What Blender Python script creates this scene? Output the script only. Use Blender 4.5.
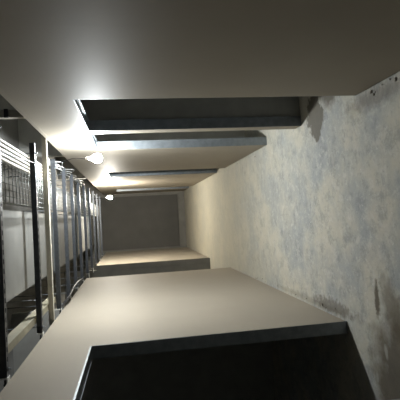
import bpy, bmesh, math, random
from mathutils import Vector, Matrix
random.seed(7)
for o in list(bpy.data.objects):
    bpy.data.objects.remove(o)
S = bpy.context.scene
C = S.collection

# ------------------------------------------------------------------ camera
# the phone is held on its side: image right is down, image top is the right-hand wall
cam_d = bpy.data.cameras.new('camera')
cam = bpy.data.objects.new('camera', cam_d)
C.objects.link(cam)
cam_d.sensor_width = 36
cam_d.lens = 450.4 / 400 * 36
cam_d.clip_start = 0.02
fw = Vector((0.03733522, 0.98713285, -0.15548254))
rt = Vector((-0.05587276, -0.15328557, -0.98660112))
up = Vector((0.9977396, -0.04552221, -0.04943088))
m = Matrix.Identity(4)
for i in range(3):
    m[i][0], m[i][1], m[i][2] = rt[i], up[i], -fw[i]
m[0][3], m[1][3], m[2][3] = 0, 0, 1.70
cam.matrix_world = m
S.camera = cam

# ------------------------------------------------------------------ world, exposure
w = bpy.data.worlds.new('world')
S.world = w
w.use_nodes = True
w.node_tree.nodes['Background'].inputs[0].default_value = (0.5, 0.55, 0.6, 1)
w.node_tree.nodes['Background'].inputs[1].default_value = 0.0
vs = S.view_settings
vs.view_transform = 'Standard'
vs.look = 'None'
vs.gamma = 1
vs.use_curve_mapping = False
vs.exposure = 3.45
LAMP_NEAR = 150.0      # emission strength of the bulbs' glass
LAMP_FAR = 300.0

# ------------------------------------------------------------------ materials
def mat(name, col, rough=0.6, metal=0.0, var=0.0, scale=4.0, bump=0.0, bscale=40.0, col2=None, spec=0.5):
    M = bpy.data.materials.new(name)
    M.use_nodes = True
    nt = M.node_tree
    b = nt.nodes['Principled BSDF']
    b.inputs['Roughness'].default_value = rough
    b.inputs['Metallic'].default_value = metal
    b.inputs['Specular IOR Level'].default_value = spec
    tc = nt.nodes.new('ShaderNodeTexCoord')
    geo = nt.nodes.new('ShaderNodeNewGeometry')
    if var > 0 or col2:
        n = nt.nodes.new('ShaderNodeTexNoise')
        n.inputs['Scale'].default_value = scale
        n.inputs['Detail'].default_value = 6
        nt.links.new(geo.outputs['Position'], n.inputs['Vector'])
        r = nt.nodes.new('ShaderNodeValToRGB')
        c2 = col2 or tuple(c * (1 - var) for c in col)
        r.color_ramp.elements[0].position = 0.3
        r.color_ramp.elements[1].position = 0.7
        r.color_ramp.elements[0].color = (*c2, 1)
        r.color_ramp.elements[1].color = (*col, 1)
        nt.links.new(n.outputs['Fac'], r.inputs['Fac'])
        nt.links.new(r.outputs['Color'], b.inputs['Base Color'])
    else:
        b.inputs['Base Color'].default_value = (*col, 1)
    if bump > 0:
        n = nt.nodes.new('ShaderNodeTexNoise')
        n.inputs['Scale'].default_value = bscale
        n.inputs['Detail'].default_value = 4
        nt.links.new(geo.outputs['Position'], n.inputs['Vector'])
        bp = nt.nodes.new('ShaderNodeBump')
        bp.inputs['Strength'].default_value = bump
        bp.inputs['Distance'].default_value = 0.01
        nt.links.new(n.outputs['Fac'], bp.inputs['Height'])
        nt.links.new(bp.outputs['Normal'], b.inputs['Normal'])
    return M

def emit(name, col, strength):
    M = bpy.data.materials.new(name)
    M.use_nodes = True
    nt = M.node_tree
    nt.nodes.remove(nt.nodes['Principled BSDF'])
    e = nt.nodes.new('ShaderNodeEmission')
    e.inputs[0].default_value = (*col, 1)
    e.inputs[1].default_value = strength
    nt.links.new(e.outputs[0], nt.nodes['Material Output'].inputs[0])
    return M

def floor_mat():
    """dusty screed: pale dust brushed over blue-grey cement, bare brown patches and a crack"""
    M = bpy.data.materials.new('dusty_screed')
    M.use_nodes = True
    nt = M.node_tree
    L = nt.links.new
    b = nt.nodes['Principled BSDF']
    b.inputs['Roughness'].default_value = 0.85
    b.inputs['Specular IOR Level'].default_value = 0.25
    geo = nt.nodes.new('ShaderNodeNewGeometry')
    P = geo.outputs['Position']

    def noise(scale, detail=6, rough=0.6, dist=0.0, vec=None):
        n = nt.nodes.new('ShaderNodeTexNoise')
        n.inputs['Scale'].default_value = scale
        n.inputs['Detail'].default_value = detail
        n.inputs['Roughness'].default_value = rough
        n.inputs['Distortion'].default_value = dist
        L(vec or P, n.inputs['Vector'])
        return n.outputs['Fac']

    def rng(v, a, bb, lo=0.0, hi=1.0):
        n = nt.nodes.new('ShaderNodeMapRange')
        n.inputs['From Min'].default_value = a
        n.inputs['From Max'].default_value = bb
        n.inputs['To Min'].default_value = lo
        n.inputs['To Max'].default_value = hi
        L(v, n.inputs['Value'])
        return n.outputs['Result']

    def mix(f, c1, c2):
        n = nt.nodes.new('ShaderNodeMix')
        n.data_type = 'RGBA'
        L(f, n.inputs['Factor'])
        for s, c in ((n.inputs[6], c1), (n.inputs[7], c2)):
            if isinstance(c, tuple):
                s.default_value = (*c, 1)
            else:
                L(c, s)
        return n.outputs[2]

    def mth(op, a, bb):
        n = nt.nodes.new('ShaderNodeMath')
        n.operation = op
        for s, c in ((n.inputs[0], a), (n.inputs[1], bb)):
            if isinstance(c, (int, float)):
                s.default_value = c
            else:
                L(c, s)
        return n.outputs[0]

    def patch(cx, cy, rx, ry, ang=0.0, soft=0.35, wob=0.5, wscale=9.0):
        mp = nt.nodes.new('ShaderNodeMapping')
        mp.vector_type = 'TEXTURE'
        mp.inputs['Location'].default_value = (cx, cy, 0)
        mp.inputs['Rotation'].default_value = (0, 0, ang)
        mp.inputs['Scale'].default_value = (rx, ry, 1)
        L(P, mp.inputs['Vector'])
        ln = nt.nodes.new('ShaderNodeVectorMath')
        ln.operation = 'LENGTH'
        L(mp.outputs[0], ln.inputs[0])
        d = mth('ADD', ln.outputs['Value'], mth('MULTIPLY', mth('SUBTRACT', noise(wscale, 5), 0.5), wob * 2))
        return rng(d, 1 - soft, 1 + soft, 1.0, 0.0)

    base = mix(rng(noise(1.5, 8, 0.6), 0.42, 0.58), (0.49, 0.465, 0.385), (0.34, 0.35, 0.34))
    blue = rng(noise(5.5, 10, 0.78), 0.50, 0.60)
    c = mix(mth('MULTIPLY', blue, 0.55), base, (0.228, 0.236, 0.234))
    dust = rng(noise(9.5, 10, 0.8, 0.2), 0.51, 0.60)
    c = mix(mth('MULTIPLY', dust, 0.6), c, (0.54, 0.53, 0.475))
    fine = rng(noise(30, 10, 0.8), 0.54, 0.66)
    c = mix(mth('MULTIPLY', fine, 0.45), c, (0.19, 0.195, 0.19))
    white = rng(noise(17, 10, 0.78, 0.4), 0.58, 0.66)
    c = mix(mth('MULTIPLY', white, 0.65), c, (0.64, 0.63, 0.58))
    # warmer, more even colour further down the corridor
    sep = nt.nodes.new('ShaderNodeSeparateXYZ')
    L(P, sep.inputs[0])
    far = rng(mth('ADD', sep.outputs['Y'], mth('MULTIPLY', noise(2.0), 3.0)), 6.0, 9.0)
    c = mix(mth('MULTIPLY', far, 0.7), c, (0.43, 0.395, 0.30))
    # bare brown patches
    for a in PATCHES:
        f = patch(*a[:5], soft=a[6], wob=a[7], wscale=a[8])
        c = mix(mth('MULTIPLY', f, a[5]), c, a[9])
    L(c, b.inputs['Base Color'])
    bp = nt.nodes.new('ShaderNodeBump')
    bp.inputs['Strength'].default_value = 0.35
    bp.inputs['Distance'].default_value = 0.008
    L(mth('ADD', noise(18, 8, 0.7), mth('MULTIPLY', noise(90, 4), 0.4)), bp.inputs['Height'])
    L(bp.outputs['Normal'], b.inputs['Normal'])
    return M

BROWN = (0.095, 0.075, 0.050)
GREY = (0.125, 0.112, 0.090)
# centre x, y, radii, angle, strength, softness, wobble, wobble scale, colour
PATCHES = [
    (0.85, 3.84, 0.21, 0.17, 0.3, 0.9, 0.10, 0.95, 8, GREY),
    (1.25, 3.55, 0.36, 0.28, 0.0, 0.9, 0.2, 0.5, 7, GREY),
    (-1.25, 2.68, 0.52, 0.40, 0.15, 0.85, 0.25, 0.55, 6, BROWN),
    (-0.66, 2.99, 0.13, 0.030, 0.03, 0.9, 0.3, 1.1, 17, BROWN),
    (0.76, 2.85, 0.07, 0.35, 0.0, 0.5, 0.5, 0.9, 16, BROWN),
    (-0.87, 4.20, 0.03, 0.9, 0.0, 0.35, 0.5, 1.0, 14, BROWN),
    (-0.70, 2.80, 0.22, 0.10, 0.4, 0.6, 0.4, 1.0, 9, BROWN),
    (-0.84, 3.75, 0.06, 0.35, 0.0, 0.6, 0.3, 1.2, 20, BROWN),
    (-1.00, 2.92, 0.045, 0.02, 0.2, 0.8, 0.3, 0.4, 30, (0.34, 0.33, 0.29)),
    (-1.22, 3.06, 0.04, 0.02, 0.0, 0.8, 0.3, 0.4, 30, (0.34, 0.33, 0.29)),
]

M_board = mat('plasterboard_paper', (0.345, 0.306, 0.247), 0.6, var=0.08, scale=1.3, bump=0.02, bscale=60, spec=0.12)
M_core = mat('partition_core', (0.28, 0.27, 0.25), 0.8, var=0.2)
M_galv = mat('galvanised_steel', (0.26, 0.285, 0.305), 0.45, 0.75, var=0.25, scale=20)
M_strut = mat('strut_steel', (0.095, 0.103, 0.115), 0.45, 0.7, var=0.3, scale=25)
M_slab = mat('slab_concrete', (0.22, 0.215, 0.20), 0.9, var=0.35, scale=3, bump=0.2, bscale=15)
M_batten = mat('pale_batten', (0.52, 0.49, 0.41), 0.6, var=0.12, scale=15)
M_wood = mat('pale_timber', (0.34, 0.31, 0.22), 0.65, var=0.3, scale=8)
M_pvc = mat('cream_plastic', (0.27, 0.255, 0.21), 0.45, var=0.1)
M_duct = mat('duct_steel', (0.26, 0.26, 0.245), 0.5, 0.35, var=0.25, scale=3)
M_black = mat('black_rubber', (0.02, 0.02, 0.022), 0.5)
M_white = mat('white_plastic', (0.75, 0.74, 0.70), 0.5)
M_cable = mat('grey_cable', (0.42, 0.43, 0.43), 0.5)
M_wire = mat('tray_wire', (0.40, 0.41, 0.40), 0.45, 0.6)
M_endwall = mat('end_wall_grey', (0.085, 0.082, 0.074), 0.75, var=0.15, scale=3)
M_plaster = mat('grey_plaster', (0.20, 0.195, 0.175), 0.85, var=0.2, scale=5)
M_room = mat('room_plaster', (0.38, 0.375, 0.345), 0.85, var=0.2, scale=5)
M_chip = mat('plaster_crumb', (0.13, 0.105, 0.08), 0.9, var=0.5, scale=60)
M_bulb1 = emit('bulb_glow_near', (0.93, 0.98, 1.0), LAMP_NEAR)
M_bulb2 = emit('bulb_glow_far', (1.0, 0.95, 0.84), LAMP_FAR)
M_floor = floor_mat()

# ------------------------------------------------------------------ helpers
def box(bm, x0, x1, y0, y1, z0, z1):
    vs = [bm.verts.new((x, y, z)) for z in (z0, z1) for y in (y0, y1) for x in (x0, x1)]
    for f in ((0, 2, 3, 1), (4, 5, 7, 6), (0, 1, 5, 4), (2, 6, 7, 3), (0, 4, 6, 2), (1, 3, 7, 5)):
        bm.faces.new([vs[i] for i in f])

def tube(bm, pts, r, n=8, cap=True):
    pts = [Vector(p) for p in pts]
    rings = []
    ref = None
    for i, p in enumerate(pts):
        t = (pts[min(i + 1, len(pts) - 1)] - pts[max(i - 1, 0)]).normalized()
        if ref is None:
            ref = t.orthogonal().normalized()
        else:
            ref = (ref - t * ref.dot(t)).normalized()
        s = t.cross(ref)
        rr = r[i] if isinstance(r, (list, tuple)) else r
        rings.append([bm.verts.new(p + (ref * math.cos(2 * math.pi * k / n) + s * math.sin(2 * math.pi * k / n)) * rr) for k in range(n)])
    for a, b in zip(rings, rings[1:]):
        for k in range(n):
            f = bm.faces.new((a[k], a[(k + 1) % n], b[(k + 1) % n], b[k]))
            f.smooth = True
    if cap:
        bm.faces.new(rings[0][::-1])
        bm.faces.new(rings[-1])

def spline(ctrl, n=8):
    P = [Vector(p) for p in ctrl]
    out = []
    for i in range(len(P) - 1):
        p0, p1, p2, p3 = P[max(i - 1, 0)], P[i], P[i + 1], P[min(i + 2, len(P) - 1)]
        for k in range(n):
            t = k / n
            out.append(0.5 * ((2 * p1) + (p2 - p0) * t + (2 * p0 - 5 * p1 + 4 * p2 - p3) * t * t + (3 * p1 - p0 - 3 * p2 + p3) * t ** 3))
    out.append(P[-1])
    return out

def obj(name, bm, material, parent=None):
    bmesh.ops.recalc_face_normals(bm, faces=bm.faces)
    me = bpy.data.meshes.new(name)
    bm.to_mesh(me)
    bm.free()
    me.materials.append(material)
    o = bpy.data.objects.new(name, me)
    C.objects.link(o)
    o.parent = parent
    return o

def boxes(name, lst, material, parent=None):
    bm = bmesh.new()
    for b in lst:
        box(bm, *b)
    return obj(name, bm, material, parent)

def tag(o, label, cat, group=None, kind=None):
    o['label'] = label
    o['category'] = cat
    if group:
        o['group'] = group
    if kind:
        o['kind'] = kind
    return o

def empty(name, loc=(0, 0, 0)):
    o = bpy.data.objects.new(name, None)
    C.objects.link(o)
    o.location = loc
    return o

def copy_tree(o, parent=None):
    c = o.copy()
    C.objects.link(c)
    c.parent = parent
    for ch in list(o.children):
        copy_tree(ch, c)
    return c

# ------------------------------------------------------------------ the setting
XR, XL = 0.832, -0.912          # plasterboard faces of the corridor
T = 0.10                        # partition thickness
B = 0.0125                      # board thickness
HEAD, TOP = 2.04, 2.455
SLAB = 3.12
Y0, YE = -1.6, 13.9
OPEN_R = [(3.08, 4.17), (4.31, 5.29), (7.72, 8.52), (11.9, 12.7)]
OPEN_L = [(2.0, 3.48), (7.74, 9.85)]
FULL = {(7.74, 9.85)}           # a gap in the partition that reaches its top

tag(boxes('floor', [(-4.6, 4.6, Y0 - .12, YE + .9, -0.12, 0.0)], M_floor), 'dusty pale grey concrete floor of the corridor with brown stains', 'floor', kind='structure')
tag(boxes('ceiling', [(-4.6, 4.6, Y0 - .12, YE + .9, SLAB, SLAB + .15)], M_slab), 'bare concrete slab above the ceiling channels', 'ceiling', kind='structure')

def partition(name, face, sgn, opens, label):
    """sgn +1: the room lies on the +x side of the face"""
    def xs(a, b):
        a, b = face + sgn * a, face + sgn * b
        return (min(a, b), max(a, b))
    solid, y = [], Y0
    for a, b in opens:
        solid.append((y, a))
        y = b
    solid.append((y, YE))
    core = [(*xs(B, T - B), a, b, 0.0, TOP) for a, b in solid] + [(*xs(B, T - B), a, b, HEAD, TOP) for a, b in opens if (a, b) not in FULL]
    root = tag(boxes(name, core, M_core), label, 'wall', kind='structure')
    for lo, hi in ((0.0, B), (T - B, T)):
        for a, b in solid:
            n = max(1, math.ceil((b - a) / 1.22))
            for k in range(n):
                ya, yb = a + (b - a) * k / n, a + (b - a) * (k + 1) / n
                boxes('gypsum_board', [(*xs(lo, hi), ya + .0003, yb - .0003, 0.012, TOP)], M_board, root)
        for a, b in opens:
            if (a, b) in FULL:
                continue
            boxes('gypsum_board', [(*xs(lo, hi), a + .0003, b - .0003, HEAD, TOP)], M_board, root)
    for a, b in opens:
        full = (a, b) in FULL
        JH = TOP if full else HEAD
        # C-section studs and track lining the opening, lips turned in
        for yy, s in ((a, 1), (b, -1)):
            def ys(p, q):
                p, q = yy + s * p, yy + s * q
                return (min(p, q), max(p, q))
            boxes('jamb_stud', [(*xs(0.001, T - .001), *ys(0, .002), 0, JH), (*xs(0.001, .004), *ys(.002, .007), 0, JH),
                                (*xs(T - .004, T - .001), *ys(.002, .007), 0, JH)], M_plaster if full else M_galv, root)
        if full:
            continue
        boxes('head_track', [(*xs(0.001, T - .001), a + .002, b - .002, HEAD - .002, HEAD), (*xs(0.001, .004), a + .002, b - .002, HEAD - .012, HEAD - .002),
                             (*xs(T - .004, T - .001), a + .002, b - .002, HEAD - .012, HEAD - .002)], M_galv, root)
    runs, y = [], Y0
    for a, b in opens:
        if (a, b) in FULL:
            runs.append((y, a))
            y = b
    runs.append((y, YE))
    for a, b in runs:
        boxes('top_track', [(*xs(-.001, T + .001), a, b, TOP, TOP + .002), (*xs(-.0015, -.0005), a, b, TOP - .03, TOP + .002)], M_board, root)
    return root

wall_right = partition('wall_right', XR, 1, OPEN_R, 'beige plasterboard partition with two door openings side by side')
wall_left = partition('wall_left', XL, -1, OPEN_L, 'beige plasterboard partition with a wide black door opening')

# end of the corridor: dark board over a paler plaster strip along the floor
we = tag(boxes('wall_end', [(-4.6, 4.6, YE, YE + .15, 0, SLAB)], M_plaster), 'dark grey end wall closing the far end of the corridor', 'wall', kind='structure')
for x0, x1 in ((-0.86, 0.74),):
    boxes('wall_panel', [(x0, x1, YE - .03, YE - .001, 0.22, 2.6)], M_endwall, we)
tag(boxes('wall_back', [(-4.6, 4.6, Y0 - .12, Y0, 0, SLAB)], M_plaster), 'grey plaster wall behind the viewer', 'wall', kind='structure')
tag(boxes('wall_outer_right', [(4.5, 4.6, Y0, YE, 0, SLAB)], M_plaster), 'grey plaster wall of the dark rooms on the paired doors side', 'wall', kind='structure')
tag(boxes('wall_outer_left', [(-4.6, -4.5, Y0, YE, 0, SLAB)], M_plaster), 'grey plaster wall of the dark room on the wide opening side', 'wall', kind='structure')
for k, (x0, x1, a, b) in enumerate([(XR + T, 4.5, 4.19, 4.29), (XR + T, 4.5, 6.3, 6.4), (XR + T, 4.5, 9.6, 9.7), (-4.5, XL - T, 5.6, 5.7), (-4.5, XL - T, 9.851, 9.95), (-4.5, XL - T, 0.9, 1.0), (XR + T, 4.5, 1.9, 2.0)]):
    tag(boxes('wall_room_%d' % (k + 1), [(x0 + .001, x1 - .001, a, b, 0, SLAB if k not in (0,) else TOP)], M_plaster if k == 4 else M_room),
        'dim partition between the rooms seen through ' + ('the paired door openings' if x0 > 0 else 'the wide door openings'), 'wall', kind='structure')

# ------------------------------------------------------------------ ceiling ironmongery
ZC = 2.462                      # underside of the cross channels

def make_channel():
    r = empty('strut_channel', (0, 0, 0))
    x0, x1 = -0.885, 0.70
    bm = bmesh.new()
    h, wd, t = 0.042, 0.046, 0.003
    box(bm, x0, x1, -wd / 2, -wd / 2 + t, ZC, ZC + h)
    box(bm, x0, x1, wd / 2 - t, wd / 2, ZC, ZC + h)
    # slotted web on the underside
    box(bm, x0, x1, -wd / 2 + t, -0.008, ZC, ZC + t)
    box(bm, x0, x1, 0.008, wd / 2 - t, ZC, ZC + t)
    x = x0
    while x < x1 - 0.02:
        box(bm, x, x + 0.028, -0.008, 0.008, ZC, ZC + t)
        x += 0.058
    box(bm, x0, x1, -wd / 2 + t, -wd / 2 + .011, ZC + h - t, ZC + h)
    box(bm, x0, x1, wd / 2 - .011, wd / 2 - t, ZC + h - t, ZC + h)
    obj('channel', bm, M_strut, r)
    for x in (-0.84, 0.615):
        bm = bmesh.new()
        tube(bm, [(x, 0, ZC - .02), (x, 0, SLAB)], 0.005, 6)
        o = obj('hanger_rod', bm, M_galv, r)
        bm = bmesh.new()
        tube(bm, [(x, 0, ZC - .008), (x, 0, ZC - .0005)], 0.011, 6)
        obj('nut', bm, M_galv, o)
    # bracket resting on the head of the left partition
    br = boxes('wall_bracket', [(-0.975, -0.885, -.03, .03, TOP + .003, TOP + .007), (-0.889, -0.885, -.03, .03, TOP + .007, TOP + .05)], M_white, r)
    bm = bmesh.new()
    tube(bm, [(-0.93, -.012, TOP + .007), (-0.93, -.012, TOP + .03)], 0.008, 6)
    tube(bm, [(-0.965, -.012, TOP + .022), (-0.90, -.012, TOP + .022)], 0.006, 6)
    obj('bolt', bm, M_black, br)
    return r

ch0 = make_channel()
CH = [(2.87, 'slotted steel ceiling channel crossing above the wide black opening'),
      (3.95, 'dark slotted ceiling channel next to the cream cross batten, away from the lamp'),
      (4.98, 'slotted steel ceiling channel crossing just past the bright hanging lamp')]
CH += [(y, 'slotted steel ceiling channel between the bright lamp and the gap in the partition') for y in (5.75, 6.5, 7.3)]
CH += [(y, 'slotted steel ceiling channel crossing above the full-height gap in the partition') for y in (8.2, 9.15)]
CH += [(10.2, 'slotted steel ceiling channel that carries the cord of the smaller far bulb')]
CH += [(y, 'slotted steel ceiling channel between the smaller far bulb and the end wall') for y in (11.3, 12.4)]
CH += [(y, 'slotted steel ceiling channel over the head of the viewer') for y in (1.9, 0.9)]
for i, (y, lab) in enumerate(CH):
    c = ch0 if i == 0 else copy_tree(ch0)
    c.location = (0, y, 0)
    tag(c, lab, 'ceiling channel', 'cross channels of the ceiling')

def batten(y, label, wd=0.05, material=M_batten, x1=XR + .05):
    r = empty('cross_batten', (0, y, 0))
    boxes('bar', [(XL - .03, x1, -wd / 2, wd / 2, TOP + .003, TOP + .047)], material, r)
    for x in (-0.70, 0.76):
        bm = bmesh.new()
        tube(bm, [(x, 0, TOP + .04), (x, 0, SLAB)], 0.002, 5)
        obj('hanger_wire', bm, M_galv, r)
    return tag(r, label, 'ceiling batten')
batten(4.50, 'cream ceiling batten spanning the corridor from wall to wall')

# long timber on top of the channels near the left wall
ZT = ZC + 0.0425
tag(boxes('timber_runner', [(-0.80, -0.745, 0.3, 4.9, ZT, ZT + .075)], M_wood), 'pale timber lying lengthwise on the channels along the wide opening side', 'timber')

# five cream conduits side by side near the right wall
for k in range(5):
    x = 0.455 + 0.031 * k
    bm = bmesh.new()
    tube(bm, [(x, 0.4, ZT + .0135), (x, 5.35 - .12 * (k % 3), ZT + .0135)], 0.0132, 8)
    tag(obj('plastic_conduit', bm, M_pvc), 'cream plastic conduit lying lengthwise in a bundle of five on the channels', 'conduit', 'bundle of cream conduits on the channels')

# wire basket tray beside the conduits
r = empty('wire_cable_tray', (0.300, 0.4, ZT))
bm = bmesh.new()
for k in range(7):
    tube(bm, [(-.13 + .26 * k / 6, 0, .0095), (-.13 + .26 * k / 6, 12.6, .0095)], 0.0035, 5)
for s in (-.13, .13):
    for z in (.03, .055):
        tube(bm, [(s, 0, z), (s, 12.6, z)], 0.0035, 5)
obj('long_wire', bm, M_wire, r)['kind'] = 'stuff'
bm = bmesh.new()
for k in range(126):
    y = 0.05 + .1 * k
    tube(bm, [(-.133, y, .058), (-.133, y, .0032), (.133, y, .0032), (.133, y, .058)], 0.003, 5)
obj('cross_wire', bm, M_wire, r)['kind'] = 'stuff'
tag(r, 'galvanised wire basket cable tray running lengthwise beside the cream conduits', 'cable tray')

# sheet metal duct above everything
r = empty('air_duct', (-0.22, 0.2, 2.68))
boxes('duct_body', [(-.36, .36, 0, 13.0, 0, .30)], M_duct, r)
for k in range(5):
    y = 1.0 + 2.4 * k
    boxes('flange', [(-.385, .385, y, y + .03, -.025, -.0005), (-.385, .385, y, y + .03, .3005, .325), (-.385, -.3605, y, y + .03, -.0005, .3005), (.3605, .385, y, y + .03, -.0005, .3005)], M_galv, r)
for k in range(5):
    for x in (-.40, .40):
        bm = bmesh.new()
        y = .7 + 2.4 * k
        tube(bm, [(x, y, -.03), (x, y, SLAB - 2.68)], 0.004, 6)
        obj('hanger_rod', bm, M_galv, r)
    boxes('support_angle', [(-.42, .42, .68 + 2.4 * k, .72 + 2.4 * k, -.03, -.0255)], M_strut, r)
tag(r, 'grey rectangular sheet metal air duct under the slab above the channels', 'duct')

# upright white post on the head of the right partition
r = empty('upright_post', (0.90, 3.75, TOP + .003))
boxes('post', [(-.03, .03, -.03, .03, 0.0, SLAB - TOP - .003)], M_batten, r)
boxes('clamp', [(-.034, .034, -.05, -.0305, .15, .18)], M_black, r)
tag(r, 'pale upright post standing on the wall head above the paired doors', 'post')

# cables
def cable(name, ctrl, rad, material, label, n=8, group=None):
    bm = bmesh.new()
    tube(bm, spline(ctrl, n), rad, 6)
    return tag(obj(name, bm, material), label, 'cable', group)
cable('flexible_hose', [(-.955, 5.06, TOP + .018), (-.89, 5.16, TOP + .022), (-.83, 5.4, 2.432), (-.79, 5.75, 2.43), (-.77, 6.2, 2.42), (-.765, 6.42, 2.385)], 0.014, M_black, 'black flexible hose drooping over the head of the wall past the cream batten')
cable('hanging_cable', [(.44, 2.3, 2.44), (.46, 2.75, 2.453), (.47, 3.2, 2.435), (.50, 3.6, 2.44), (.525, 3.95, 2.4575)], 0.004, M_black, 'thin black cable strung under the bundle of cream conduits')
ys = [4.98, 5.75, 6.5, 7.3, 8.2]
for k in range(4):
    x = .640 + .017 * k
    pts = [(x, 4.80, ZT + .008)]
    for a, b in zip(ys, ys[1:]):
        pts += [(x, a, ZT + .009), (x, a + .08, ZT + .008), (x + .012 * (k - 1), (a + b) / 2, ZT - random.uniform(.02, .12)), (x, b - .08, ZT + .008)]
    pts.append((x, 8.2, ZT + .009))
    cable('loose_cable', pts, 0.007, M_cable, 'grey cable hanging in loose loops between the channels near the bright lamp', group='loose grey cables')

# ------------------------------------------------------------------ lamps
def lamp(x, y, z, R, glow, ytop, label):
    r = empty('hanging_lamp', (x, y, z))
    bm = bmesh.new()
    prof = [(-1.0, 0.02), (-.95, .35), (-.75, .68), (-.4, .93), (0, 1.0), (.4, .93), (.75, .72), (1.05, .50), (1.25, .42)]
    tube(bm, [(0, 0, a * R) for a, _ in prof], [b * R for _, b in prof], 14)
    obj('bulb', bm, glow, r)
    bm = bmesh.new()
    tube(bm, [(0, 0, 1.25 * R + .0005), (0, 0, 1.25 * R + .02), (0, 0, 1.25 * R + .05), (0, 0, 1.25 * R + .06)], [.44 * R, .46 * R, .36 * R, .012], 12)
    obj('socket', bm, M_white, r)
    bm = bmesh.new()
    zt = ZC + .02 - z
    tube(bm, spline([(0, 0, 1.25 * R + .06), (.01, .02, .5 * zt), (-.01, ytop * .7, .85 * zt), (0, ytop, zt - .026)], 6), 0.004, 6)
    obj('cord', bm, M_black, r)
    return tag(r, label, 'lamp')
lamp(0.66, 4.72, 2.00, 0.048, M_bulb1, 4.98 - 4.72, 'bright white bulb hanging on a cord beside the paired door openings')
lamp(0.53, 10.0, 2.10, 0.040, M_bulb2, 10.2 - 10.0, 'smaller lit bulb hanging near the far end of the corridor')

# ------------------------------------------------------------------ crumbs along the wall foot
def crumb_mesh(seed):
    rr = random.Random(seed)
    bm = bmesh.new()
    bmesh.ops.create_icosphere(bm, subdivisions=1, radius=1)
    for v in bm.verts:
        v.co *= rr.uniform(.7, 1.2)
    zmin = min(v.co.z for v in bm.verts)
    for v in bm.verts:
        v.co.z = (v.co.z - zmin) * .6
    return bm
protos = []
for k in range(3):
    protos.append(obj('plaster_crumb', crumb_mesh(k), M_chip))
spots = [('l', random.uniform(3.55, 6.2)) for _ in range(12)] + [('r', random.uniform(2.55, 3.05)) for _ in range(7)] + [('r', random.uniform(5.4, 7.5)) for _ in range(5)]
for i, (s, y) in enumerate(spots):
    o = protos[i] if i < 3 else copy_tree(protos[i % 3])
    d = random.uniform(.012, .07)
    o.location = ((XL + d) if s == 'l' else (XR - d), y, 0.0)
    q = random.uniform(.004, .011)
    o.scale = (q, q * random.uniform(.8, 1.6), q * .8)
    o.rotation_euler = (0, 0, random.uniform(0, 6.28))
    tag(o, 'small brown plaster crumb lying at the foot of the ' + ('wall with the wide opening' if s == 'l' else 'wall with the paired doors'), 'debris', 'plaster crumbs along the wall foot')
